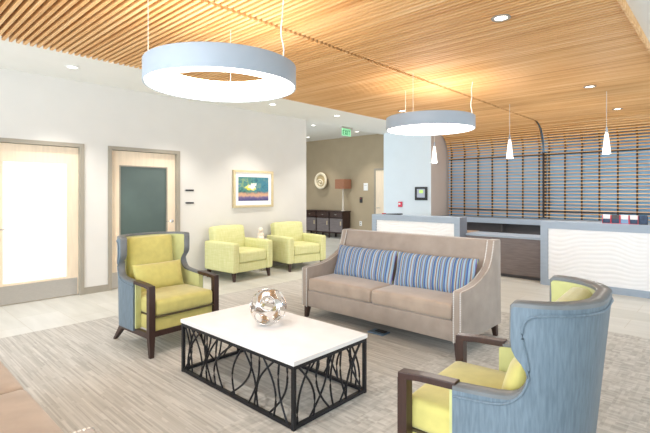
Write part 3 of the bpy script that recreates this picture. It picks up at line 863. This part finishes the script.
# ------------------------------------------------------------------ left wall items
for (z, lb) in ((1.548, 'upper dark strip room sign on the white wall beside the dark glass door'), (1.325, 'lower dark strip room sign on the white wall beside the dark glass door')):
    t = thing('room_sign', lb, 'sign', (WX, 4.07, z), 0, 'room signs beside the dark glass door')
    obj('sign_plate', B(0, .012, -.085, .085, -.014, .014, .002), M['black'], t)
    obj('end_cap', B(0, .014, .080, .088, -.016, .016), M['steel'], t); obj('end_cap', B(0, .014, -.088, -.080, -.016, .016), M['steel'], t)
t = thing('framed_painting', 'framed landscape painting of a path under trees above the club chairs', 'painting', (WX, 5.475, 1.58))
w, h, f = .495, .365, .045
bm = bmesh.new()
box(bm, .002, .045, -w, w, h-f, h); box(bm, .002, .045, -w, w, -h, -h+f); box(bm, .002, .045, -w, -w+f, -h+f, h-f); box(bm, .002, .045, w-f, w, -h+f, h-f)
obj('picture_frame', bm, M['gold'], t)
obj('mat_board', B(.002, .024, -w+f, w-f, -h+f, h-f), M['matboard'], t)
obj('picture', B(.024, .026, -.375, .375, -.235, .235), M['painting'], t)

# exit sign under the edge of the lower ceiling
t = thing('exit_sign', 'green lit EXIT sign hanging under the ceiling edge at the hall', 'sign', (-7.10, 8.42, 3.14))
obj('sign_housing', B(-.035, .035, -.21, .21, -.035, 0, .004), M['steel'], t)
p = obj('sign_panel', B(-.005, .005, -.17, .17, -.22, -.035), M['exit'], t)
def letters(txt, size):
    bm = bmesh.new(); x = 0; st = .16
    for ch in txt:
        if ch == 'E': bars = [(0,st,0,1),(0,.55,0,st),(0,.48,.42,.42+st),(0,.55,1-st,1)]
        elif ch == 'I': bars = [(0,st,0,1)]
        elif ch == 'T': bars = [(0,.6,1-st,1),(.22,.22+st,0,1)]
        else: bars = []
        wd = max([b[1] for b in bars], default=.6)
        for b in bars: box(bm, .005, .009, (x+b[0])*size, (x+b[1])*size, b[2]*size, b[3]*size)
        if ch == 'X':
            for s0, s1 in ((0, .44), (.44, 0)):
                v = [bm.verts.new((xx, (x+yy)*size, zz*size)) for xx in (.005, .009) for yy, zz in ((s0,0),(s0+.18,0),(s1+.18,1),(s1,1))]
                for q in ((0,1,2,3),(7,6,5,4),(0,4,5,1),(1,5,6,2),(2,6,7,3),(3,7,4,0)): bm.faces.new([v[k] for k in q])
            wd = .62
        x += wd+.16
    L = (x-.16)*size
    for v in bm.verts: v.co.y -= L/2
    return bm
obj('sign_lettering', letters('EXIT', .115), M['exit_letter'], p, loc=(0,0,-.19))

# ------------------------------------------------------------------ hall furniture
t = thing('sideboard', 'dark espresso sideboard with drawers against the taupe hall wall', 'cabinet', (-10.31, 11.16, 0))
w = .93
obj('cabinet_top', B(-w, w, -.22, .20, .875, .905, .004), M['espresso'], t)
obj('carcass', (lambda bm: (box(bm, -w+.02, w-.02, .14, .18, .18, .875), box(bm, -w+.02, -w+.05, -.20, .14, .18, .875), box(bm, w-.05, w-.02, -.20, .14, .18, .875), box(bm, -w+.05, w-.05, -.20, .14, .16, .19), box(bm, -w+.05, w-.05, -.19, .14, .655, .68), bm)[-1])(bmesh.new()), M['espresso'], t)
for k in range(3):
    c = -w+.05+.585*(k+.5)+.02*k
    dr = obj('drawer', B(c-.28, c+.28, -.212, -.19, .69, .865, .003), M['espresso'], t)
    obj('knob', T([(c-.04,-.212,.775),(c-.04,-.235,.775),(c+.04,-.235,.775),(c+.04,-.212,.775)], .008, 8), M['chrome'], dr, True)
    dr = obj('door', B(c-.28, c+.28, -.208, -.19, .20, .65, .003), M['slatewood'], t)
    obj('pull', B(c+.19, c+.23, -.222, -.208, .43, .56, .004), M['gold'], dr)
for x in (-w+.045, -.3, .3, w-.045):
    for y in (-.18, .15):
        obj('leg', taper(bmesh.new(), (x, y, .18), (x, y, 0), (.025,.02), (.018,.015)), M['espresso'], t)
t = thing('table_lamp', 'table lamp with square rust shade on the hall sideboard', 'lamp', (-9.55, 11.16, .905))
obj('lamp_base', lathe([(0,0),(.075,0),(.075,.015),(.03,.03),(.034,.15),(.028,.4),(.022,.62),(.012,.70),(0,.70)], 24), M['clear'], t, True)
bm = bmesh.new()
for q in ((-.19,.19,-.19,-.185),(-.19,.19,.185,.19),(-.19,-.185,-.185,.185),(.185,.19,-.185,.185)): box(bm, q[0], q[1], q[2], q[3], .735, 1.05)
obj('lamp_shade', bm, M['shade'], t)
obj('harp', T([(0,0,.69),(0,0,.95)], .006, 8), M['chrome'], t)
obj('spider', B(-.185, .185, -.006, .006, .94, .95), M['chrome'], t)

t = thing('wall_sculpture', 'round cream ring wall sculpture with golden bowl on the taupe wall', 'wall art', (-10.68, HY-.10, 1.91))
def disc(prof, m, name, off=(0,0)):
    bm = lathe(prof, 40); bm.transform(Matrix.Translation((off[0], 0, off[1])) @ Matrix.Rotation(PI/2, 4, 'X')); return obj(name, bm, m, t, True)
disc([(.20,.02),(.22,.055),(.25,.065),(.285,.055),(.295,.03),(.285,.0),(.2,.0)], M['shell'], 'ring', (.0,.02))
disc([(0,.012),(.10,.016),(.17,.03),(.20,.045),(.205,.02),(.2,0),(0,0)], M['shell2'], 'bowl', (0,.02))
bm = bmesh.new(); pts = []
for i in range(40):
    a = i/39*PI*3.2; r = .03+.14*i/39
    pts.append((r*math.cos(a)-.01, -.04-.012*math.sin(a), r*math.sin(a)*.8-.05))
tube(bm, [(0,.10,.02),(0,.0,.02)], .03, 10); tube(bm, pts, [.016+.012*math.sin(i/39*PI) for i in range(40)], 8); obj('swirl', bm, M['shell'], t, True)
tag_ = thing('wall_notice', 'white square notice on the taupe hall wall beside the door', 'sign', (-8.78, HY, 1.70))
obj('plate', B(-.085, .085, -.015, 0, -.12, .12, .003), M['white'], tag_); obj('line', B(-.06, .06, -.017, -.015, .04, .055), M['steel'], tag_)
tag_ = thing('card_reader', 'black card reader on the taupe hall wall beside the door', 'card reader', (-8.97, HY, 1.27))
obj('case', B(-.055, .055, -.03, .002, -.09, .09, .012), M['black'], tag_); obj('lens', B(-.02, .02, -.033, -.03, .04, .055), M['red'], tag_)
tag_ = thing('wall_outlet', 'white outlet plate low on the taupe hall wall', 'outlet', (-8.99, HY, .50))
obj('plate', B(-.045, .045, -.01, 0, -.075, .075, .004), M['white'], tag_); obj('socket', B(-.02, .02, -.012, -.01, .015, .05), M['trim'], tag_); obj('socket', B(-.02, .02, -.012, -.01, -.05, -.015), M['trim'], tag_)
t = thing('ceiling_sprinkler', 'small sprinkler head on the hall ceiling left of the exit sign', 'sprinkler', (-7.9, 8.75, HZ))
obj('escutcheon', lathe([(0,0),(.05,0),(.045,-.012),(.015,-.016),(0,-.016)], 20), M['trim'], t, True); obj('deflector', lathe([(0,-.016),(.01,-.016),(.012,-.05),(.03,-.052),(.03,-.056),(0,-.056)], 16), M['trim'], t, True)

t = thing('floor_outlet', 'small blue grey floor outlet box with open lid under the sofa front', 'floor outlet', (-2.80, 3.86, 0))
obj('cover', B(-.10, .10, -.07, .07, 0, .014, .004), M['navy'], t); obj('lid', B(-.04, .08, -.02, .05, .014, .022, .003), M['black'], t)

# ------------------------------------------------------------------ light
w = bpy.data.worlds.new('daylight'); S.world = w; w.use_nodes = True
bg = w.node_tree.nodes['Background']; bg.inputs[0].default_value = (.83, .92, 1.0, 1); bg.inputs[1].default_value = 3.0
def area(name, loc, rot, sx, sy, e, col):
    l = bpy.data.lights.new(name, 'AREA'); l.shape = 'RECTANGLE'; l.size = sx; l.size_y = sy; l.energy = e; l.color = col
    o = bpy.data.objects.new(name, l); COL.objects.link(o); o.location = loc; o.rotation_euler = rot
# daylight from the window front behind the viewer
area('window_daylight', (-1.6, -3.9, 2.1), (PI/2, 0, 0), 7.0, 2.8, 380, (.83,.92,1.0))
for y in (2.1, 5.65):
    l = bpy.data.lights.new('ring_lamp_glow', 'POINT'); l.energy = 35; l.color = (1,.96,.9); l.shadow_soft_size = .3
    o = bpy.data.objects.new('ring_lamp_glow', l); COL.objects.link(o); o.location = (-3.18, y, 2.3)
for x in (-1.46, -2.94, -4.43):
    l = bpy.data.lights.new('pendant_glow', 'POINT'); l.energy = 30; l.color = (1,.96,.92); l.shadow_soft_size = .05
    o = bpy.data.objects.new('pendant_glow', l); COL.objects.link(o); o.location = (x, 8.0, 2.05)
S.view_settings.view_transform = 'Standard'; S.view_settings.look = 'None'; S.view_settings.exposure = .08; S.view_settings.gamma = 1.0
